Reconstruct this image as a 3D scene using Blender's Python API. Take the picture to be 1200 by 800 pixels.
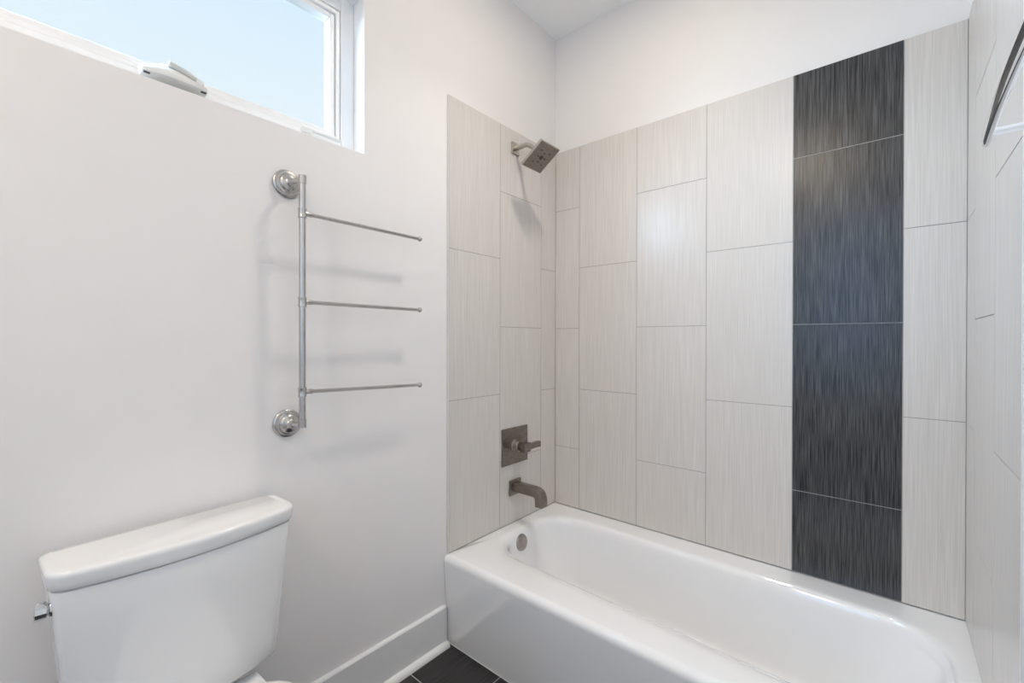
import bpy, bmesh, math, random
from mathutils import Vector, Matrix

# ------------------------------------------------------------------ scene set-up
S = bpy.context.scene
C = S.collection
for o in list(bpy.data.objects):
    bpy.data.objects.remove(o)
Z0 = 0.355                      # height of the tub rim above the floor
W = 1.517                       # alcove length, tile face to tile face
FZ, CZ = 0.0, Z0 + 2.433        # floor and ceiling
YR = -3.25                      # wall behind the camera
PX = 0.009                      # tile stands this proud of the painted wall

cam_d = bpy.data.cameras.new('camera')
cam = bpy.data.objects.new('camera', cam_d)
C.objects.link(cam)
S.camera = cam
cam_d.sensor_width = 36.0
cam_d.sensor_fit = 'HORIZONTAL'
cam_d.lens = 15.575
cam_d.clip_start = 0.02
rt = Vector((0.7607986, 0.6489861, 0.0015893))
up = Vector((-0.0036821, 0.0018677, 0.9999915))
fw = Vector((-0.6489776, 0.7607979, -0.0038106))
M = Matrix((rt, up, -fw)).transposed().to_4x4()
M.translation = Vector((1.33908, -1.92188, Z0 + 0.85594))
cam.matrix_world = M

S.view_settings.view_transform = 'Standard'
S.view_settings.look = 'None'
S.view_settings.exposure = 0.02
S.view_settings.gamma = 1.0
S.view_settings.use_curve_mapping = False
S.cycles.max_bounces = 14
S.cycles.diffuse_bounces = 8
S.cycles.caustics_reflective = False
S.cycles.caustics_refractive = False
S.cycles.sample_clamp_indirect = 4.0

world = bpy.data.worlds.new('sky')
S.world = world
world.use_nodes = True
nt = world.node_tree
nt.nodes.clear()
out = nt.nodes.new('ShaderNodeOutputWorld')
bg = nt.nodes.new('ShaderNodeBackground')
tc = nt.nodes.new('ShaderNodeTexCoord')
sx = nt.nodes.new('ShaderNodeSeparateXYZ')
rp = nt.nodes.new('ShaderNodeValToRGB')
nt.links.new(tc.outputs['Generated'], sx.inputs[0])
nt.links.new(sx.outputs['Z'], rp.inputs['Fac'])
nt.links.new(rp.outputs['Color'], bg.inputs['Color'])
nt.links.new(bg.outputs[0], out.inputs['Surface'])
cr = rp.color_ramp
cr.elements[0].position = 0.0
cr.elements[0].color = (0.60, 0.62, 0.62, 1)
cr.elements[1].position = 1.0
cr.elements[1].color = (0.32, 0.55, 0.88, 1)
for p, c in ((0.03, (0.95, 0.97, 1.0, 1)), (0.38, (0.86, 0.93, 1.0, 1)), (0.56, (0.73, 0.86, 1.0, 1))):
    e = cr.elements.new(p)
    e.color = c
bg.inputs['Strength'].default_value = 1.06


def area_light(name, loc, direction, size, size_y, power, color, shape='RECTANGLE', spread=180):
    L = bpy.data.lights.new(name, 'AREA')
    L.shape = shape
    L.size = size
    if shape in ('RECTANGLE', 'ELLIPSE'):
        L.size_y = size_y
    L.energy = power
    L.color = color
    L.spread = math.radians(spread)
    o = bpy.data.objects.new(name, L)
    C.objects.link(o)
    o.location = loc
    o.rotation_euler = Vector(direction).to_track_quat('-Z', 'Y').to_euler()
    return o


# tub downlight, added rear fill lamp (fittings built at the end), daylight through the two openings
area_light('ceiling_lamp_light', (0.66, -0.66, CZ - 0.012), (0, 0, -1), 0.17, 0, 4.4, (1.0, 0.87, 0.67), 'DISK')
area_light('ceiling_lamp_beam', (0.66, -0.66, CZ - 0.013), (0, 0, -1), 0.17, 0, 3.9, (1.0, 0.955, 0.945), 'DISK', 106)
area_light('added_fill_light_rear', (0.80, -2.75, CZ - 0.012), (0, 0, -1), 0.34, 0, 14.8, (1.0, 0.83, 0.615), 'DISK')  # invented lamp behind the camera, added to fill the room with light
area_light('window_daylight', (-1.15, -2.35, Z0 + 2.30), (1, 0.50, -0.42), 2.0, 1.5, 310.0, (0.54, 0.74, 1.0))
area_light('doorway_daylight', (1.04, YR - 0.5, Z0 + 1.32), (0, 1, 0), 0.95, 1.6, 10.2, (0.14, 0.50, 1.0))


# ------------------------------------------------------------------ materials
def mat(name, color, rough=0.5, metal=0.0, spec=0.5, coat=0.0):
    m = bpy.data.materials.new(name)
    m.use_nodes = True
    b = m.node_tree.nodes['Principled BSDF']
    b.inputs['Base Color'].default_value = (*color, 1)
    b.inputs['Roughness'].default_value = rough
    b.inputs['Metallic'].default_value = metal
    b.inputs['Specular IOR Level'].default_value = spec
    b.inputs['Coat Weight'].default_value = coat
    b.inputs['Coat Roughness'].default_value = 0.05
    return m


def add_noise(m, scale, lo, hi, detail=3.0, stretch=(1, 1, 1), target='Base Color', bump=0.0, pos=(0.3, 0.7), bump_dist=0.001, island=0.0):
    """procedural noise in object space drives the colour (and bump) of material m"""
    t = m.node_tree
    b = t.nodes['Principled BSDF']
    tc = t.nodes.new('ShaderNodeTexCoord')
    mp = t.nodes.new('ShaderNodeMapping')
    mp.inputs['Scale'].default_value = stretch
    nz = t.nodes.new('ShaderNodeTexNoise')
    nz.inputs['Scale'].default_value = scale
    nz.inputs['Detail'].default_value = detail
    t.links.new(tc.outputs['Object'], mp.inputs['Vector'])
    if island:
        ge = t.nodes.new('ShaderNodeNewGeometry')
        ad = t.nodes.new('ShaderNodeVectorMath')
        ad.operation = 'MULTIPLY_ADD'
        ad.inputs[1].default_value = (7.0, 7.0, 7.0)
        t.links.new(ge.outputs['Random Per Island'], ad.inputs[0])
        t.links.new(mp.outputs[0], ad.inputs[2])
        t.links.new(ad.outputs[0], nz.inputs['Vector'])
    else:
        t.links.new(mp.outputs[0], nz.inputs['Vector'])
    if lo is not None:
        r = t.nodes.new('ShaderNodeValToRGB')
        r.color_ramp.elements[0].position, r.color_ramp.elements[1].position = pos
        r.color_ramp.elements[0].color = (*lo, 1)
        r.color_ramp.elements[1].color = (*hi, 1)
        t.links.new(nz.outputs['Fac'], r.inputs['Fac'])
        t.links.new(r.outputs['Color'], b.inputs[target])
    if bump:
        bp = t.nodes.new('ShaderNodeBump')
        bp.inputs['Strength'].default_value = bump
        bp.inputs['Distance'].default_value = bump_dist
        t.links.new(nz.outputs['Fac'], bp.inputs['Height'])
        t.links.new(bp.outputs['Normal'], b.inputs['Normal'])
    return m


m_wall = add_noise(mat('painted_wall', (0.83, 0.815, 0.80), 0.55, spec=0.3), 9, (0.830, 0.809, 0.797), (0.840, 0.819, 0.807), bump=0.05, bump_dist=0.004)
m_ceil = add_noise(mat('painted_ceiling', (0.94, 0.94, 0.94), 0.6, spec=0.3), 40, None, None, bump=0.05)
m_trim = add_noise(mat('white_trim_paint', (0.80, 0.80, 0.80), 0.35), 30, (0.79, 0.79, 0.79), (0.81, 0.81, 0.81), bump=0.03)
m_vinyl = add_noise(mat('white_window_vinyl', (0.84, 0.84, 0.84), 0.3), 20, (0.89, 0.89, 0.89), (0.91, 0.91, 0.91))
m_crank = add_noise(mat('grey_white_plastic', (0.74, 0.74, 0.72), 0.35), 30, (0.73, 0.73, 0.71), (0.75, 0.75, 0.73))
m_dark = mat('dark_screw_hole', (0.05, 0.05, 0.05), 0.6)
m_tile = add_noise(mat('light_linear_tile', (0.65, 0.61, 0.57), 0.25), 1.0, (0.587, 0.553, 0.517), (0.708, 0.676, 0.641), 2.0, (420, 420, 5), island=1, pos=(0.25, 0.75), bump=0.06)
m_tile_d = add_noise(mat('charcoal_linear_tile', (0.03, 0.03, 0.034), 0.25), 1.0, (0.006, 0.0062, 0.007), (0.106, 0.107, 0.109), 2.0, (460, 460, 8), island=1, pos=(0.32, 0.76), bump=0.10)
m_grout = add_noise(mat('grey_grout', (0.36, 0.34, 0.32), 0.9, spec=0.1), 120, (0.30, 0.295, 0.29), (0.36, 0.352, 0.345))
m_grout_l = add_noise(mat('pale_floor_grout', (0.50, 0.49, 0.47), 0.9, spec=0.1), 120, (0.48, 0.46, 0.44), (0.55, 0.53, 0.50))
m_floor = add_noise(mat('charcoal_floor_tile', (0.02, 0.02, 0.02), 0.4), 1.0, (0.010, 0.0095, 0.010), (0.055, 0.050, 0.050), 4.0, (240, 6, 240), island=1, pos=(0.35, 0.78), bump=0.05)
m_enamel = add_noise(mat('white_enamel', (0.83, 0.83, 0.83), 0.05, coat=1.0), 6, (0.865, 0.865, 0.865), (0.875, 0.875, 0.875))
m_china = add_noise(mat('white_china', (0.82, 0.82, 0.82), 0.10, coat=0.5), 6, (0.825, 0.825, 0.825), (0.835, 0.835, 0.835))
m_seat = add_noise(mat('white_seat_plastic', (0.80, 0.79, 0.77), 0.25), 10, (0.79, 0.78, 0.76), (0.81, 0.80, 0.78))
m_nickel = add_noise(mat('brushed_nickel', (0.62, 0.60, 0.58), 0.27, 1.0), 300, (0.45, 0.435, 0.42), (0.57, 0.555, 0.54), stretch=(1, 1, 0.05))
m_bronze = add_noise(mat('dark_stainless', (0.30, 0.27, 0.245), 0.30, 1.0), 260, (0.21, 0.187, 0.165), (0.30, 0.268, 0.24), stretch=(1, 0.1, 1))
m_bronze_l = add_noise(mat('warm_stainless', (0.50, 0.46, 0.42), 0.30, 1.0), 260, (0.46, 0.42, 0.38), (0.54, 0.50, 0.46), stretch=(1, 0.1, 1))
m_overflow = add_noise(mat('grey_brown_stainless', (0.36, 0.32, 0.30), 0.28, 1.0), 260, (0.32, 0.285, 0.265), (0.40, 0.36, 0.335), stretch=(1, 0.1, 1))
m_caulk = add_noise(mat('white_caulk', (0.78, 0.77, 0.75), 0.6), 60, (0.75, 0.74, 0.72), (0.80, 0.79, 0.77))
m_nozzle = add_noise(mat('rubber_nozzle', (0.05, 0.045, 0.042), 0.5), 80, (0.04, 0.037, 0.035), (0.06, 0.055, 0.05))
m_chrome = add_noise(mat('polished_chrome', (0.80, 0.81, 0.83), 0.05, 1.0), 50, (0.79, 0.80, 0.82), (0.81, 0.82, 0.84))
m_edge = add_noise(mat('grey_tile_edging', (0.70, 0.69, 0.67), 0.4), 80, (0.68, 0.67, 0.65), (0.72, 0.71, 0.69))
m_door = add_noise(mat('white_door_paint', (0.78, 0.78, 0.77), 0.35), 25, (0.77, 0.77, 0.76), (0.79, 0.79, 0.78))
m_lens = bpy.data.materials.new('lit_diffuser')
m_lens.use_nodes = True
_b = m_lens.node_tree.nodes['Principled BSDF']
_b.inputs['Base Color'].default_value = (0.9, 0.9, 0.88, 1)
_b.inputs['Emission Color'].default_value = (1.0, 0.95, 0.88, 1)
_b.inputs['Emission Strength'].default_value = 1.5
m_glass = bpy.data.materials.new('clear_glass')
m_glass.use_nodes = True
_t = m_glass.node_tree
_t.nodes.clear()
_o = _t.nodes.new('ShaderNodeOutputMaterial')
_mix = _t.nodes.new('ShaderNodeMixShader')
_fr = _t.nodes.new('ShaderNodeMath')
_lw = _t.nodes.new('ShaderNodeLayerWeight')
_pw = _t.nodes.new('ShaderNodeMath')
_tr = _t.nodes.new('ShaderNodeBsdfTransparent')
_gl = _t.nodes.new('ShaderNodeBsdfGlossy')
_lw.inputs['Blend'].default_value = 0.5
_pw.operation = 'POWER'
_pw.inputs[1].default_value = 5.0
_fr.operation = 'MULTIPLY_ADD'
_fr.inputs[1].default_value = 0.9
_fr.inputs[2].default_value = 0.04
_t.links.new(_lw.outputs['Facing'], _pw.inputs[0])
_t.links.new(_pw.outputs[0], _fr.inputs[0])
_tr.inputs['Color'].default_value = (0.96, 0.985, 0.98, 1)
_gl.inputs['Roughness'].default_value = 0.0
_t.links.new(_fr.outputs[0], _mix.inputs[0])
_t.links.new(_tr.outputs[0], _mix.inputs[1])
_t.links.new(_gl.outputs[0], _mix.inputs[2])
_t.links.new(_mix.outputs[0], _o.inputs['Surface'])


# ------------------------------------------------------------------ mesh helpers
def obj(name, bm, material, parent=None, smooth=None, bevel=0.0, segs=3, subsurf=0):
    bmesh.ops.recalc_face_normals(bm, faces=bm.faces)
    me = bpy.data.meshes.new(name)
    bm.to_mesh(me)
    bm.free()
    o = bpy.data.objects.new(name, me)
    C.objects.link(o)
    me.materials.append(material)
    if smooth is not None:
        me.polygons.foreach_set('use_smooth', [True] * len(me.polygons))
        me.update()
        if smooth < 180:
            me.set_sharp_from_angle(angle=math.radians(smooth))
    if bevel:
        b = o.modifiers.new('bevel', 'BEVEL')
        b.width = bevel
        b.segments = segs
        b.limit_method = 'ANGLE'
        b.angle_limit = math.radians(35)
        b.harden_normals = True
        me.polygons.foreach_set('use_smooth', [True] * len(me.polygons))
        me.set_sharp_from_angle(angle=math.radians(35))
    if subsurf:
        s = o.modifiers.new('subsurf', 'SUBSURF')
        s.levels = s.render_levels = subsurf
    if parent is not None:
        o.parent = parent
    return o


def thing(name, label, cat, loc=(0, 0, 0), group=None):
    o = bpy.data.objects.new(name, None)
    C.objects.link(o)
    o.empty_display_size = 0.05
    o['label'] = label
    o['category'] = cat
    if group:
        o['group'] = group
    return o


def struct(o):
    o['kind'] = 'structure'
    return o


def box(bm, x0, x1, y0, y1, z0, z1, mtx=None):
    vs = [bm.verts.new((x, y, z)) for x in (x0, x1) for y in (y0, y1) for z in (z0, z1)]
    for f in ((0, 1, 3, 2), (4, 6, 7, 5), (0, 4, 5, 1), (2, 3, 7, 6), (0, 2, 6, 4), (1, 5, 7, 3)):
        bm.faces.new([vs[i] for i in f])
    if mtx is not None:
        for v in vs:
            v.co = mtx @ v.co
    return vs


def new_box(*a, mtx=None):
    bm = bmesh.new()
    box(bm, *a, mtx=mtx)
    return bm


def loft(bm, rings, cap0=True, cap1=True, closed=True):
    vr = [[bm.verts.new(p) for p in r] for r in rings]
    n = len(vr[0])
    for a, b in zip(vr, vr[1:]):
        for i in range(n if closed else n - 1):
            j = (i + 1) % n
            bm.faces.new((a[i], a[j], b[j], b[i]))
    if cap0:
        bm.faces.new(vr[0][::-1])
    if cap1:
        bm.faces.new(vr[-1])
    return vr


def frame_axes(d):
    d = Vector(d).normalized()
    a = Vector((0, 0, 1)) if abs(d.z) < 0.9 else Vector((1, 0, 0))
    u = d.cross(a).normalized()
    return u, d.cross(u).normalized()


def lathe(bm, prof, origin, axis, n=40, cap0=True, cap1=True):
    """prof = [(distance along axis, radius)]"""
    o = Vector(origin)
    d = Vector(axis).normalized()
    u, v = frame_axes(d)
    rings = []
    for t, r in prof:
        rings.append([o + d * t + (u * math.cos(2 * math.pi * i / n) + v * math.sin(2 * math.pi * i / n)) * max(r, 1e-5) for i in range(n)])
    loft(bm, rings, cap0, cap1)
    return bm


def sweep(bm, path, section, cap=True):
    """section(k) -> list of (a, b) offsets; frames carried along the path"""
    path = [Vector(p) for p in path]
    rings = []
    ref = None
    for k, p in enumerate(path):
        a = path[max(k - 1, 0)]
        b = path[min(k + 1, len(path) - 1)]
        d = (b - a).normalized()
        if ref is None:
            ref, _ = frame_axes(d)
        u = (ref - d * ref.dot(d)).normalized()
        ref = u
        v = d.cross(u)
        rings.append([p + u * s[0] + v * s[1] for s in section(k)])
    loft(bm, rings, cap, cap)
    return bm


def circ(r, n=20):
    return [(r * math.cos(2 * math.pi * i / n), r * math.sin(2 * math.pi * i / n)) for i in range(n)]


def tube(bm, path, r, n=20):
    return sweep(bm, path, lambda k: circ(r, n))


def rrect(x0, x1, y0, y1, r, z, n=10):
    """closed rounded rectangle ring, 4*n points plus straight-edge mid points"""
    r = min(r, (x1 - x0) / 2 - 1e-4, (y1 - y0) / 2 - 1e-4)
    pts = []
    for cx, cy, a0 in ((x1 - r, y1 - r, 0), (x0 + r, y1 - r, 90), (x0 + r, y0 + r, 180), (x1 - r, y0 + r, 270)):
        for i in range(n):
            a = math.radians(a0 + 90 * i / (n - 1))
            pts.append(Vector((cx + r * math.cos(a), cy + r * math.sin(a), z)))
    res = []
    for k in range(4):
        seg = pts[k * n:(k + 1) * n]
        res += seg
        nx = pts[((k + 1) * n) % (4 * n)]
        for q in (0.1, 0.3, 0.5, 0.7, 0.9):
            res.append(seg[-1].lerp(nx, q))
    return res


def catmull(keys, per=6):
    """smooth interpolation of tuples"""
    outk = []
    n = len(keys)
    for i in range(n - 1):
        p0, p1, p2, p3 = keys[max(i - 1, 0)], keys[i], keys[i + 1], keys[min(i + 2, n - 1)]
        for s in range(per):
            t = s / per
            outk.append(tuple(0.5 * (2 * b + (c - a) * t + (2 * a - 5 * b + 4 * c - e) * t * t + (-a + 3 * b - 3 * c + e) * t ** 3) for a, b, c, e in zip(p0, p1, p2, p3)))
    outk.append(keys[-1])
    return outk


def ex(bm, face_pts, depth_vec):
    """prism from polygon points and an extrusion vector"""
    d = Vector(depth_vec)
    loft(bm, [[Vector(p) for p in face_pts], [Vector(p) + d for p in face_pts]])
    return bm


# ------------------------------------------------------------------ the room
XL, XR, YB = -PX, W + PX, PX
WT = 0.13
# floor: pale grout bed with charcoal tiles on it (one structure with a tile part)
floor = struct(obj('floor', new_box(XL - WT, XR + WT, YR - 2.0, YB + WT, FZ - 0.05, FZ - 0.0015), m_grout_l))
bm = bmesh.new()
g = 0.0022
xs = [(-0.027, 0.278), (0.278, 0.583), (0.583, 0.888), (0.888, 1.193), (1.193, 1.498), (1.498, 1.80)]
for k, (xa, xb) in enumerate(xs):
    off = -0.942 if k % 2 == 0 else -0.942 - 0.305
    y = off + 0.61 * 2
    while y > YR - 2.0:
        ya, yb = y - 0.61, y
        x_a, x_b = max(xa, XL), min(xb, XR)
        yb2 = min(yb, YB)
        ya2 = max(ya, YR - 2.0)
        if yb2 - ya2 > 0.01 and x_b - x_a > 0.01:
            box(bm, x_a + g, x_b - g, ya2 + g, yb2 - g, FZ - 0.003, FZ)
        y -= 0.61
obj('floor_tiling', bm, m_floor, floor)
struct(obj('ceiling', new_box(XL - WT, XR + WT, YR - WT, YB + WT, CZ, CZ + 0.1), m_ceil))

# window opening in the left wall
WY0, WY1 = -2.132, -1.108
WZ0, WZ1 = Z0 + 1.4785, Z0 + 2.012
bm = bmesh.new()
box(bm, XL - WT, XL, YR - WT, WY0, FZ - 0.05, CZ)
box(bm, XL - WT, XL, WY1, YB + WT, FZ - 0.05, CZ)
box(bm, XL - WT, XL, WY0, WY1, FZ - 0.05, WZ0)
box(bm, XL - WT, XL, WY0, WY1, WZ1, CZ)
bmesh.ops.remove_doubles(bm, verts=bm.verts, dist=1e-5)
wall_left = struct(obj('wall_left', bm, m_wall))
wall_back = struct(obj('wall_back', new_box(XL, XR, YB, YB + WT, FZ - 0.05, CZ), m_wall))
wall_right = struct(obj('wall_right', new_box(XR, XR + WT, YR - WT, YB + WT, FZ - 0.05, CZ), m_wall))
# wall behind the camera with a doorway
DX0, DX1, DZ = 0.64, 1.42, 2.45
bm = bmesh.new()
box(bm, XL, DX0, YR - WT, YR, FZ - 0.05, CZ)
box(bm, DX1, XR, YR - WT, YR, FZ - 0.05, CZ)
box(bm, DX0, DX1, YR - WT, YR, DZ, CZ)
wall_rear = struct(obj('wall_rear', bm, m_wall))

# --- tile: vertical columns, each with its own joints
TH = 0.6115
ZT = 1.8315
GA = 0.0013


def tile_field(bm_of, axis, cols, sign=1):
    """cols: (a0, a1, joint height, dark). axis 'x': back wall; 'l'/'r': left or right wall"""
    for a0, a1, zj, dark in cols:
        zs = [0.003]
        k = zj
        while k > 0.02:
            k -= TH
        k += TH
        while k < ZT - 0.02:
            zs.append(k)
            k += TH
        zs.append(ZT)
        for z0, z1 in zip(zs, zs[1:]):
            bm = bm_of(dark)
            lo, hi = Z0 + z0 + GA, Z0 + z1 - (GA if z1 < ZT else 0)
            if axis == 'x':
                box(bm, a0 + GA, a1 - GA, 0.0, PX - 0.0008, lo, hi)
            elif axis == 'l':
                box(bm, -PX + 0.0008, 0.0, -a1 + GA, -a0 - GA, lo, hi)
            else:
                box(bm, W, W + PX - 0.0008, -a1 + GA, -a0 - GA, lo, hi)


b0, tw = 0.1457, 0.3064
bm_l, bm_d = bmesh.new(), bmesh.new()
tile_field(lambda d: bm_d if d else bm_l, 'x', [
    (0.0, b0, 0.9145, False), (b0, b0 + tw, 1.2190, False), (b0 + tw, b0 + 2 * tw, 0.9160, False),
    (b0 + 2 * tw, b0 + 3 * tw, 1.2205, False), (b0 + 3 * tw, b0 + 4 * tw, 0.9140, True), (b0 + 4 * tw, W, 1.2186, False)])
obj('light_tile_field', bm_l, m_tile, wall_back)
obj('charcoal_accent_strip', bm_d, m_tile_d, wall_back)['label'] = 'vertical strip of charcoal streaked tiles'
obj('tile_grout', new_box(0.0, W, 0.0008, PX - 0.0002, Z0 + 0.001, Z0 + ZT), m_grout, wall_back)
bm_l = bmesh.new()
tile_field(lambda d: bm_l, 'l', [(0.0, 0.1274, 1.2136, False), (0.1274, 0.4354, 0.9146, False), (0.4354, 0.7400, 1.2222, False)])
obj('light_tile_field', bm_l, m_tile, wall_left)
obj('tile_grout', new_box(-PX + 0.0002, -0.0008, -0.7400, 0.0, Z0 + 0.001, Z0 + ZT), m_grout, wall_left)
obj('tile_edge_trim', new_box(-PX, 0.0005, -0.7440, -0.7402, Z0 - 0.001, Z0 + ZT + 0.001), m_edge, wall_left)
bm_l = bmesh.new()
tile_field(lambda d: bm_l, 'r', [(0.0, 0.163, 1.2186, False), (0.163, 0.468, 0.9145, False), (0.468, 0.7400, 1.2186, False)])
obj('light_tile_field', bm_l, m_tile, wall_right)
obj('tile_grout', new_box(W + 0.0008, W + PX - 0.0002, -0.7400, 0.0, Z0 + 0.001, Z0 + ZT), m_grout, wall_right)
obj('tile_edge_trim', new_box(W - 0.0005, W + PX, -0.7440, -0.7402, Z0 - 0.001, Z0 + ZT + 0.001), m_edge, wall_right)

# --- baseboards with a quarter-round shoe
BH, BT, SH = 0.156, 0.014, 0.020


def base_profile(side):
    # (offset from the wall, height)
    p = [(0, 0), (BT, 0), (BT, BH - 0.006), (BT - 0.004, BH - 0.001), (BT - 0.008, BH), (0, BH)]
    s = [(BT, 0)] + [(BT + SH * math.cos(math.radians(a)), SH * math.sin(math.radians(a))) for a in range(0, 91, 15)]
    return p, s


def baseboard(name, x, sgn, y0, y1):
    p, s = base_profile(1)
    bm = bmesh.new()
    ex(bm, [(x + sgn * a, y0, FZ + b) for a, b in p], (0, y1 - y0, 0))
    o = struct(obj(name, bm, m_trim, smooth=30))
    bm = bmesh.new()
    ex(bm, [(x + sgn * (a + 0.0002), y0, FZ + b) for a, b in s], (0, y1 - y0, 0))
    obj('shoe_moulding', bm, m_trim, o, smooth=40)
    return o


baseboard('baseboard_left', XL, 1, YR, -0.7535)
baseboard('baseboard_right', XR, -1, YR, -0.7535)
for nm, xa, xb in (('baseboard_rear', XL + 0.04, DX0 - 0.07),):
    p, s = base_profile(1)
    bm = bmesh.new()
    ex(bm, [(xa, YR + a, FZ + b) for a, b in p], (xb - xa, 0, 0))
    struct(obj(nm, bm, m_trim, smooth=30))

# --- doorway behind the camera: casing and an opened door leaf in the next room
bm = bmesh.new()
for xa, xb, za, zb in ((DX0 - 0.07, DX0, 0, DZ + 0.07), (DX1, DX1 + 0.07, 0, DZ + 0.07), (DX0, DX1, DZ, DZ + 0.07)):
    box(bm, xa, xb, YR, YR + 0.016, FZ + za, FZ + zb)
for xa, xb, za, zb in ((DX0, DX0 + 0.018, 0, DZ), (DX1 - 0.018, DX1, 0, DZ), (DX0 + 0.018, DX1 - 0.018, DZ - 0.018, DZ)):
    box(bm, xa, xb, YR - WT, YR + 0.002, FZ + za, FZ + zb)
struct(obj('trim_1', bm, m_trim, bevel=0.003, segs=2))

# ------------------------------------------------------------------ the window
win = struct(bpy.data.objects.new('window_1', None))
C.objects.link(win)
XF = -0.075          # room-side face of the frame
# painted return of the opening
bm = bmesh.new()
t = 0.0015
xa, xb = XF - 0.05, XL - 0.0003
box(bm, xa, xb, WY1 - t, WY1 + t, WZ0 - t, WZ1 + t)
box(bm, xa, xb, WY0 - t, WY0 + t, WZ0 - t, WZ1 + t)
box(bm, xa, xb, WY0, WY1, WZ0 - t, WZ0 + t)
box(bm, xa, xb, WY0, WY1, WZ1 - t, WZ1 + t)
obj('window_reveal', bm, m_vinyl, win)


def ring_frame(bm, x0, x1, ya, yb, za, zb, w):
    box(bm, x0, x1, ya, ya + w, za, zb)
    box(bm, x0, x1, yb - w, yb, za, zb)
    box(bm, x0, x1, ya + w, yb - w, za, za + w)
    box(bm, x0, x1, ya + w, yb - w, zb - w, zb)


bm = bmesh.new()
ring_frame(bm, XF - 0.06, XF, WY0 + t, WY1 - t, WZ0 + t, WZ1 - t, 0.046)
obj('window_frame', bm, m_vinyl, win, bevel=0.004, segs=3)
bm = bmesh.new()
i1 = 0.049
ring_frame(bm, XF - 0.055, XF - 0.006, WY0 + i1, WY1 - i1, WZ0 + i1 - 0.001, WZ1 - i1, 0.012)
obj('window_stop', bm, m_vinyl, win, bevel=0.002, segs=2)
bm = bmesh.new()
i2 = 0.0625
ring_frame(bm, XF - 0.055, XF - 0.014, WY0 + i2, WY1 - i2, WZ0 + i2 - 0.003, WZ1 - i2, 0.017)
sash = obj('window_sash', bm, m_vinyl, win, bevel=0.004, segs=3)
i3 = i2 + 0.014
obj('window_pane', new_box(XF - 0.040, XF - 0.036, WY0 + i3, WY1 - i3, WZ0 + i3 - 0.003, WZ1 - i3), m_glass, win)

# crank operator with a folded handle on the bottom rail
CY = -1.622
bm = bmesh.new()
hz = WZ0 + 0.020
prof = []
for q in range(13):
    u = -1 + 2 * q / 12
    y = CY + u * 0.0665
    h = 0.026 + 0.028 * max(0.0, 1 - abs(u + 0.05) ** 1.6)
    dp = 0.062 - 0.012 * abs(u) ** 3
    prof.append((y, h, dp))
rings = []
for y, h, dp in prof:
    x0, x1 = XF - 0.002, XF + dp
    ring = [(x0, y, hz), (x1 - 0.004, y, hz), (x1, y, hz + 0.004), (x1, y, hz + 0.012), (x1 - 0.008, y, hz + 0.018 + 0.2 * (h - 0.026)),
            (x0 + 0.018, y, hz + h), (x0, y, hz + h)]
    rings.append([Vector(p) for p in ring])
loft(bm, rings)
crank = obj('crank_operator', bm, m_crank, win, smooth=40)
bm = bmesh.new()
path = [(XF + 0.024, CY + 0.060, hz + 0.030), (XF + 0.030, CY + 0.045, hz + 0.036), (XF + 0.034, CY + 0.020, hz + 0.043), (XF + 0.034, CY - 0.012, hz + 0.049)]
path = catmull(path, 5)
sweep(bm, path, lambda k: [(0.012 * math.cos(a) * (0.6 + 0.4 * k / len(path)), 0.006 * math.sin(a)) for a in [2 * math.pi * i / 16 for i in range(16)]])
obj('crank_handle', bm, m_crank, crank, smooth=180)
bm = bmesh.new()
lathe(bm, [(0, 0.009), (0.006, 0.009), (0.008, 0.007)], (XF + 0.034, CY + 0.054, hz + 0.026), (1, 0, 0.4), 20)
obj('crank_pivot', bm, m_crank, crank, smooth=40)
bm = bmesh.new()
for s in (-1, 1):
    box(bm, XF + 0.046, XF + 0.054, CY + s * 0.058 - 0.006, CY + s * 0.058 + 0.006, hz - 0.0006, hz + 0.001)
obj('screw_recess', bm, m_dark, crank)
# sash hinge track at the right end of the bottom rail
bm = bmesh.new()
box(bm, XF - 0.010, XF + 0.006, WY1 - 0.165, WY1 - 0.052, WZ0 + 0.043, WZ0 + 0.050)
box(bm, XF - 0.002, XF + 0.010, WY1 - 0.182, WY1 - 0.150, WZ0 + 0.032, WZ0 + 0.048)
obj('hinge_track', bm, m_crank, win, bevel=0.002, segs=2)

# ------------------------------------------------------------------ bathtub
tub = thing('bathtub', 'white enamel alcove bathtub with a flat front apron below the tiled walls', 'bathtub')
TX0, TX1 = XL + 0.0005, XR - 0.0005
TYF = -0.757
keys_out = []
for q in range(7):          # flat apron leaning back slightly towards the floor
    z_ = (Z0 - 0.030) * q / 6
    keys_out.append((TX0, TX1, TYF + 0.017 * (1 - q / 6), -0.0005, 0.002, z_))
for q in range(11):         # rolled front edge
    a_ = math.radians(-2 + 92 * q / 10)
    keys_out.append((TX0, TX1, TYF + 0.024 - 0.024 * math.cos(a_), -0.0005, 0.002, Z0 - 0.027 + 0.027 * math.sin(a_)))
keys_in = [(0.036, 1.494, -0.685, -0.078, 0.17, 0.0), (0.052, 1.479, -0.645, -0.102, 0.167, -0.0010), (0.063, 1.468, -0.614, -0.112, 0.163, -0.006),
           (0.071, 1.462, -0.591, -0.119, 0.158, -0.016), (0.0765, 1.456, -0.574, -0.124, 0.153, -0.033), (0.081, 1.447, -0.565, -0.128, 0.146, -0.060),
           (0.092, 1.400, -0.550, -0.140, 0.13, -0.16), (0.104, 1.345, -0.538, -0.152, 0.13, -0.24), (0.121, 1.300, -0.526, -0.164, 0.13, -0.285),
           (0.150, 1.250, -0.500, -0.190, 0.13, -0.312), (0.20, 1.19, -0.460, -0.230, 0.12, -0.322), (0.30, 1.05, -0.41, -0.28, 0.06, -0.325)]
rings = [rrect(*k[:4], k[4], k[5]) for k in keys_out]
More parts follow.
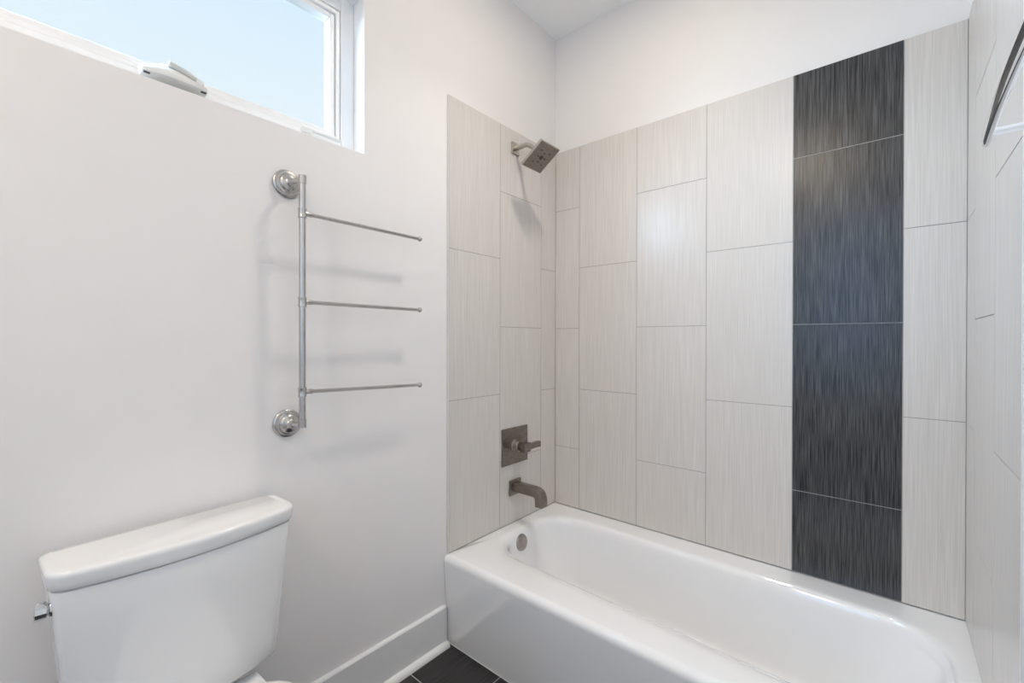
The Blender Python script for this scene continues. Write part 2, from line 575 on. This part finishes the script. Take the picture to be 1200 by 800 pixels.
for k in catmull(keys_in, 4):
    rg = rrect(k[0], k[1], k[2], k[3], k[4], Z0 + k[5])
    fade = 0.25 + 0.75 * max(0.0, 1 + k[5] / 0.06)      # the front ledge is broader at the drain end
    for p in rg:
        wgt = min(1.0, max(0.0, (-0.37 - p.y) / (-0.37 - k[2])))
        p.y += wgt * fade * 0.034 * max(-1.0, (0.75 - p.x) / 0.75)
    rings.append(rg)
bm = bmesh.new()
loft(bm, rings, True, True)
obj('tub_shell', bm, m_enamel, tub, smooth=60)
obj('caulk_bead', new_box(TX0, TX1, TYF + 0.015, TYF + 0.022, FZ + 0.0002, FZ + 0.004), m_caulk, tub)
# overflow cover and drain
bm = bmesh.new()
nrm = Vector((1, 0, 0.14)).normalized()
OV = Vector((0.0785, -0.377, Z0 - 0.056))
lathe(bm, [(-0.006, 0.036), (0.002, 0.0365), (0.006, 0.035), (0.009, 0.031), (0.0105, 0.022), (0.0105, 0.006), (0.009, 0.004), (0.009, 0.0)], OV, nrm, 40)
obj('overflow_cover', bm, m_overflow, tub, smooth=40)
bm = bmesh.new()
lathe(bm, [(-0.004, 0.038), (0.002, 0.038), (0.004, 0.033), (0.002, 0.027), (0.006, 0.024), (0.008, 0.0)], (0.30, -0.345, Z0 - 0.3245), (0, 0, 1), 32)
obj('drain_stopper', bm, m_bronze_l, tub, smooth=40)

# ------------------------------------------------------------------ shower fittings
PY = -0.334
sh = thing('shower_fixture', 'square stainless shower head on a bent arm, high on the left tiled wall', 'shower head')
bm = new_box(0.0002, 0.007, PY - 0.027, PY + 0.027, Z0 + 1.722, Z0 + 1.776)
obj('wall_flange', bm, m_bronze_l, sh, bevel=0.0025)
SA, SB = Vector((0.098, 0, Z0 + 1.629)), Vector((0.209, 0, Z0 + 1.707))
dirv = (SB - SA).normalized()
nf = Vector((dirv.z, 0, -dirv.x))               # face normal: down and out
cen = (SA + SB) / 2 + Vector((0, PY, 0))
hs = (SB - SA).length / 2
back = cen - nf * 0.013
neck = back - nf * 0.030
path = [Vector((0.006, PY, Z0 + 1.749)), Vector((0.030, PY, Z0 + 1.749)), Vector((0.060, PY, Z0 + 1.749)), Vector((0.082, PY, Z0 + 1.744)),
        neck - nf * 0.012 , neck, back - nf * 0.012]
bm = bmesh.new()
tube(bm, [Vector(p) for p in catmull([tuple(p) for p in path], 6)], 0.0105, 24)
obj('shower_arm', bm, m_bronze_l, sh, smooth=50)
bm = bmesh.new()
lathe(bm, [(0, 0.012), (0.003, 0.016), (0.010, 0.019), (0.018, 0.016), (0.022, 0.021), (0.031, 0.023)], back - nf * 0.030, nf, 32)
obj('swivel_joint', bm, m_bronze_l, sh, smooth=40)
MH = Matrix((dirv, Vector((0, 1, 0)), nf)).transposed().to_4x4()
MH.translation = cen
hp = obj('head_plate', new_box(-hs, hs, -0.0675, 0.0675, -0.013, 0.0, mtx=MH), m_bronze_l, sh, bevel=0.0015)
bm = new_box(-hs + 0.003, hs - 0.003, -0.0645, 0.0645, -0.004, 0.0012, mtx=MH)
obj('spray_face', bm, m_bronze, sh, bevel=0.0008, segs=2)
bm = bmesh.new()
lathe(bm, [(0, 0.011), (0.0016, 0.011), (0.0022, 0.009)], MH @ Vector((0, 0, 0.0008)), nf, 24)
obj('spray_nozzle', bm, m_nozzle, sh, smooth=40)
for rr, cnt, a0 in ((0.022, 4, 0.0), (0.042, 4, 45.0)):
    for q in range(cnt):
        a = math.radians(a0 + 360 * q / cnt)
        bm = bmesh.new()
        lathe(bm, [(0, 0.0042), (0.0016, 0.004), (0.0024, 0.002)], MH @ Vector((rr * math.cos(a), rr * math.sin(a), 0.0008)), nf, 16)
        obj('spray_nozzle', bm, m_nozzle, sh, smooth=40)

# mixer valve
va = thing('shower_valve', 'square dark stainless mixer plate with lever handle on the left tiled wall', 'valve')
VZ = Z0 + 0.3625
obj('valve_plate', new_box(0.0002, 0.007, PY - 0.092, PY + 0.092, VZ - 0.085, VZ + 0.085), m_bronze, va, bevel=0.002)
bm = bmesh.new()
lathe(bm, [(0.006, 0.030), (0.010, 0.030), (0.012, 0.027), (0.034, 0.026), (0.036, 0.024)], (0, PY, VZ), (1, 0, 0), 40)
obj('valve_sleeve', bm, m_bronze_l, va, smooth=40)
bm = bmesh.new()
lathe(bm, [(0.035, 0.022), (0.052, 0.022), (0.054, 0.020)], (0, PY, VZ), (1, 0, 0), 40)
obj('valve_hub', bm, m_bronze, va, smooth=40)
bm = new_box(0.052, 0.082, PY - 0.021, PY + 0.022, VZ - 0.021, VZ + 0.021)
hd = obj('valve_handle', bm, m_bronze, va, bevel=0.002)
obj('handle_lever', new_box(0.058, 0.078, PY + 0.018, PY + 0.105, VZ - 0.013, VZ + 0.013), m_bronze, hd, bevel=0.002)

# tub spout
sp = thing('tub_spout', 'dark stainless tub spout with a squared downturned end above the tub rim', 'tub spout')
SZ = Z0 + 0.172
obj('spout_flange', new_box(0.0002, 0.011, PY - 0.040, PY + 0.040, SZ - 0.040, SZ + 0.032), m_bronze, sp, bevel=0.004)
bm = bmesh.new()
cl = [(0.008, 0.0), (0.05, 0.0), (0.09, 0.0), (0.120, 0.0), (0.136, -0.002), (0.148, -0.008), (0.1545, -0.019), (0.157, -0.034), (0.157, -0.046), (0.157, -0.060)]
hw, hh = 0.0225, 0.0195


def spsec(k):
    pts = []
    r = 0.0035
    for cx, cy, a0 in ((hh - r, hw - r, 0), (-hh + r, hw - r, 90), (-hh + r, -hw + r, 180), (hh - r, -hw + r, 270)):
        for i in range(5):
            a = math.radians(a0 + 22.5 * i)
            pts.append((cx + r * math.cos(a), cy + r * math.sin(a)))
    return pts


rings = []
for k, (x, z) in enumerate(cl):
    xa, za = cl[max(k - 1, 0)]
    xb, zb = cl[min(k + 1, len(cl) - 1)]
    d = Vector((xb - xa, 0, zb - za)).normalized()
    n_ = Vector((-d.z, 0, d.x))
    rings.append([Vector((x, PY, SZ + z)) + n_ * a + Vector((0, b, 0)) for a, b in spsec(k)])
loft(bm, rings)
obj('spout_body', bm, m_bronze, sp, smooth=35)
bm = bmesh.new()
lathe(bm, [(0, 0.013), (0.004, 0.013), (0.0042, 0.0)], (0.157, PY, SZ - 0.0625), (0, 0, 1), 24)
obj('spout_outlet', bm, m_nozzle, sp, smooth=40)

# ------------------------------------------------------------------ swing-arm towel rack
rk = thing('towel_rack', 'brushed nickel swing arm towel rack with three rods on the painted wall', 'towel rack')
RX = 0.062
RY, RT, RB = -1.3475, Z0 + 1.322, Z0 + 0.606
for z, yo in ((Z0 + 1.311, 0.0), (Z0 + 0.6105, 0.0)):
    bm = bmesh.new()
    lathe(bm, [(0.0, 0.0405), (0.005, 0.0405), (0.0075, 0.0385), (0.0085, 0.0355), (0.012, 0.0345), (0.0145, 0.0325), (0.0155, 0.028), (0.020, 0.0265), (0.0235, 0.022),
               (0.0255, 0.015), (0.028, 0.0115), (0.034, 0.0085), (0.040, 0.0065)], (XL + 0.0002, -1.3605, z), (1, 0, 0), 48)
    r = obj('wall_rosette', bm, m_nickel, rk, smooth=35)
    bm = bmesh.new()
    tube(bm, [(XL + 0.036, -1.3605, z), (XL + 0.055, -1.355, z), (RX, RY, z)], 0.0062, 16)
    obj('post_bracket', bm, m_nickel, r, smooth=50)
bm = bmesh.new()
tube(bm, [(RX, RY, RB + 0.004), (RX, RY, RT - 0.004)], 0.0088, 28)
post = obj('post', bm, m_nickel, rk, smooth=50)
for z in (RT - 0.010, RB + 0.010):
    bm = bmesh.new()
    lathe(bm, [(-0.012, 0.0085), (-0.0115, 0.0104), (0.0115, 0.0104), (0.012, 0.0085)], (RX, RY, z), (0, 0, 1), 28)
    obj('post_cap', bm, m_nickel, post, smooth=40)
for z, zt in ((Z0 + 1.216, Z0 + 1.2145), (Z0 + 0.963, Z0 + 0.962), (Z0 + 0.706, Z0 + 0.6945)):
    bm = bmesh.new()
    lathe(bm, [(-0.014, 0.009), (-0.0135, 0.0112), (-0.0105, 0.0116), (-0.009, 0.0108), (0.009, 0.0108), (0.0105, 0.0116), (0.0135, 0.0112), (0.014, 0.009)], (RX, RY, z), (0, 0, 1), 28)
    a = Vector((RX, RY + 0.008, z))
    b = Vector((RX, -0.938, zt))
    d = (b - a).normalized()
    arm = obj('swing_arm', bm, m_nickel, rk, smooth=40)
    bm = bmesh.new()
    lathe(bm, [(0, 0.0072), (0.020, 0.0072), (0.0225, 0.0056), ((b - a).length, 0.0056)], a, d, 20)
    obj('arm_rod', bm, m_nickel, arm, smooth=40)
    bm = bmesh.new()
    lathe(bm, [(-0.004, 0.0045), (-0.001, 0.0068)] + [(0.0082 * math.sin(math.radians(q)) + 0.005, max(0.0, 0.0092 * math.cos(math.radians(q)))) for q in range(-40, 91, 13)], b, d, 20)
    obj('arm_knob', bm, m_nickel, arm, smooth=60)

# ------------------------------------------------------------------ towel bar on the right wall
tb = thing('towel_bar', 'bowed polished chrome towel bar on the right wall', 'towel bar')
BZ = Z0 + 1.178
BX = 1.447


def sgnp(v):
    return math.copysign(abs(v) ** 0.55, v)


bm = bmesh.new()
Yc, Lh = -1.20, 0.322
rings = []
NB = 40
for k in range(NB + 1):
    u = -1 + 2 * k / NB
    y = Yc + Lh * u
    x = BX + 0.001 + 0.008 * u * u
    end = 1.0
    e = 1 - abs(u)
    if e < 0.03:
        end = math.sqrt(max(0.02, 1 - (1 - e / 0.03) ** 2))
    d = Vector((0.02 * u / Lh, 1, 0)).normalized()
    n_ = Vector((d.y, -d.x, 0))
    rings.append([Vector((x, y, BZ)) + n_ * (0.0052 * sgnp(math.cos(a)) * end) + Vector((0, 0, 0.0138 * sgnp(math.sin(a)) * end)) for a in [2 * math.pi * i / 32 for i in range(32)]])
loft(bm, rings)
obj('bar', bm, m_chrome, tb, smooth=180)
for s in (1, -1):
    y = Yc + s * (Lh - 0.040)
    bm = bmesh.new()
    lathe(bm, [(0.0, 0.0062), (0.012, 0.0062), (0.013, 0.0056), (0.063, 0.0056), (0.065, 0.016), (0.069, 0.018), (0.0725, 0.018)], (1.4540, y, BZ), (1, 0, 0), 28)
    obj('bar_post', bm, m_chrome, tb, smooth=40)

# ------------------------------------------------------------------ toilet
to = thing('toilet', 'white two-piece toilet with a bowed tank below the window wall', 'toilet')
TCY = -1.635
ROT = Matrix.Translation((0.030, TCY, 0)) @ Matrix.Rotation(math.radians(2.2), 4, 'Z')


def dshape(w, ds, dm, r, z, x0=0.0):
    """D-shaped outline: straight back at x0, sides to ds, bowed front to dm"""
    poly = [(x0, -w), (ds, -w)]
    nfr = 12
    for i in range(1, nfr):
        u = -1 + 2 * i / nfr
        poly.append((ds + (dm - ds) * (1 - u * u), u * w))
    poly += [(ds, w), (x0, w)]
    n = len(poly)
    sharp = {0: r * 0.6, 1: r, n - 2: r, n - 1: r * 0.6}
    res = []
    for i, p in enumerate(poly):
        p = Vector((p[0], p[1], 0))
        if i in sharp:
            a = Vector((*poly[(i - 1) % n], 0)) - p
            b = Vector((*poly[(i + 1) % n], 0)) - p
            rr = min(sharp[i], a.length * 0.9, b.length * 0.9)
            q0, q2 = p + a.normalized() * rr, p + b.normalized() * rr
            for s in range(7):
                t_ = s / 6
                res.append(q0 * (1 - t_) ** 2 + p * 2 * t_ * (1 - t_) + q2 * t_ * t_)
        else:
            res.append(p)
    return [ROT @ Vector((v.x, v.y, Z0 + z)) for v in res]


tank = [(0.170, 0.085, 0.110, 0.03, 0.032), (0.186, 0.094, 0.121, 0.03, 0.034), (0.193, 0.101, 0.130, 0.03, 0.042), (0.196, 0.105, 0.134, 0.03, 0.056), (0.199, 0.106, 0.136, 0.03, 0.09),
        (0.207, 0.111, 0.143, 0.03, 0.20), (0.215, 0.115, 0.148, 0.03, 0.29), (0.2235, 0.118, 0.152, 0.03, 0.3755), (0.2230, 0.1175, 0.1515, 0.03, 0.3790), (0.217, 0.112, 0.146, 0.03, 0.3805)]
bm = bmesh.new()
loft(bm, [dshape(*k) for k in tank])
obj('tank', bm, m_china, to, smooth=45)
lid = [(0.217, 0.112, 0.147, 0.03, 0.3830), (0.2240, 0.1195, 0.154, 0.032, 0.3830), (0.2265, 0.122, 0.157, 0.034, 0.3855), (0.2285, 0.124, 0.1592, 0.034, 0.395), (0.2305, 0.126, 0.1615, 0.034, 0.409),
       (0.2303, 0.1258, 0.1613, 0.034, 0.4140), (0.2292, 0.1247, 0.1602, 0.034, 0.4176), (0.2268, 0.1223, 0.1578, 0.033, 0.4200), (0.2235, 0.119, 0.1545, 0.032, 0.4209), (0.215, 0.110, 0.146, 0.03, 0.4213)]
bm = bmesh.new()
loft(bm, [dshape(*k, x0=-0.004) for i, k in enumerate(lid)])
obj('tank_lid', bm, m_china, to, smooth=50)
# flush lever on the left side
bm = bmesh.new()
lv = ROT @ Vector((0.082, -0.2140, Z0 + 0.341))
lathe(bm, [(-0.004, 0.0155), (0.003, 0.0165), (0.007, 0.0155), (0.009, 0.011), (0.012, 0.010)], lv, (0, -1, 0.04), 28)
lev = obj('flush_lever', bm, m_chrome, to, smooth=40)
bm = bmesh.new()
lathe(bm, [(0.010, 0.0130), (0.0115, 0.0160), (0.0265, 0.0160), (0.0280, 0.0145)], lv, (0, -1, 0.04), 12)
obj('lever_handle', bm, m_chrome, lev, smooth=25)


# bowl, pedestal, seat and lid
def egg(xb, xf, w, z, n=40, p=2.3):
    cx = xb + (xf - xb) * 0.45
    res = []
    for i in range(n):
        a = 2 * math.pi * i / n
        c, s = math.cos(a), math.sin(a)
        rx = (xf - cx) if c > 0 else (cx - xb)
        e = 2.0 if c > 0 else p + 1.2
        k = (abs(c) ** e + abs(s) ** e) ** (-1 / e)
        res.append(ROT @ Vector((cx + rx * c * k, w * s * k, z)))
    return res


bm = bmesh.new()
loft(bm, [egg(0.14, 0.50, 0.115, 0.0), egg(0.14, 0.50, 0.115, 0.03), egg(0.15, 0.49, 0.100, 0.08), egg(0.13, 0.52, 0.105, 0.16), egg(0.105, 0.60, 0.135, 0.26),
          egg(0.090, 0.655, 0.155, 0.32), egg(0.085, 0.675, 0.160, 0.350), egg(0.085, 0.675, 0.160, 0.362), egg(0.092, 0.665, 0.153, 0.368)])
obj('bowl', bm, m_china, to, smooth=50)
obj('bowl_deck', new_box(0.085, 0.27, -0.148, 0.148, 0.322, 0.3685, mtx=ROT), m_china, to, bevel=0.010)
bm = bmesh.new()
box(bm, 0.06, 0.115, -0.075, 0.075, Z0 + 0.0138, Z0 + 0.034, mtx=ROT)
obj('tank_gasket', bm, m_china, to, bevel=0.004)
bm = bmesh.new()
loft(bm, [egg(0.195, 0.680, 0.172, 0.3685), egg(0.19, 0.685, 0.178, 0.374), egg(0.19, 0.685, 0.178, 0.384), egg(0.197, 0.678, 0.171, 0.388)])
seat = obj('seat', bm, m_seat, to, smooth=50)
bm = bmesh.new()
loft(bm, [egg(0.175, 0.680, 0.172, 0.3885), egg(0.17, 0.685, 0.178, 0.393), egg(0.17, 0.685, 0.178, 0.400), egg(0.18, 0.672, 0.166, 0.407), egg(0.25, 0.60, 0.10, 0.410)])
obj('seat_lid', bm, m_seat, to, smooth=50)
for s in (-1, 1):
    bm = new_box(0.150, 0.178, s * 0.075 - 0.018, s * 0.075 + 0.018, 0.3685, 0.395, mtx=ROT)
    obj('seat_hinge', bm, m_seat, to, bevel=0.005)

# ------------------------------------------------------------------ ceiling downlight and the fitting of the added rear fill lamp
for x, y, k_, lb in ((0.66, -0.66, 1.0, 'small round white ceiling downlight above the bathtub'), (0.80, -2.75, 2.0, 'added wide round white fill lamp, out of view on the ceiling at the doorway end of the room')):
    cl_ = thing('ceiling_light', lb, 'ceiling light')
    bm = bmesh.new()
    lathe(bm, [(0, 0.115 * k_), (0.004, 0.115 * k_), (0.007, 0.110 * k_), (0.008, 0.095 * k_), (0.004, 0.090 * k_)], (x, y, CZ - 0.0002), (0, 0, -1), 48, True, False)
    obj('light_trim', bm, m_trim, cl_, smooth=40)
    bm = bmesh.new()
    lathe(bm, [(0.0042, 0.0895 * k_), (0.006, 0.088 * k_), (0.0065, 0.0)], (x, y, CZ), (0, 0, -1), 48)
    obj('light_diffuser', bm, m_lens, cl_, smooth=40)
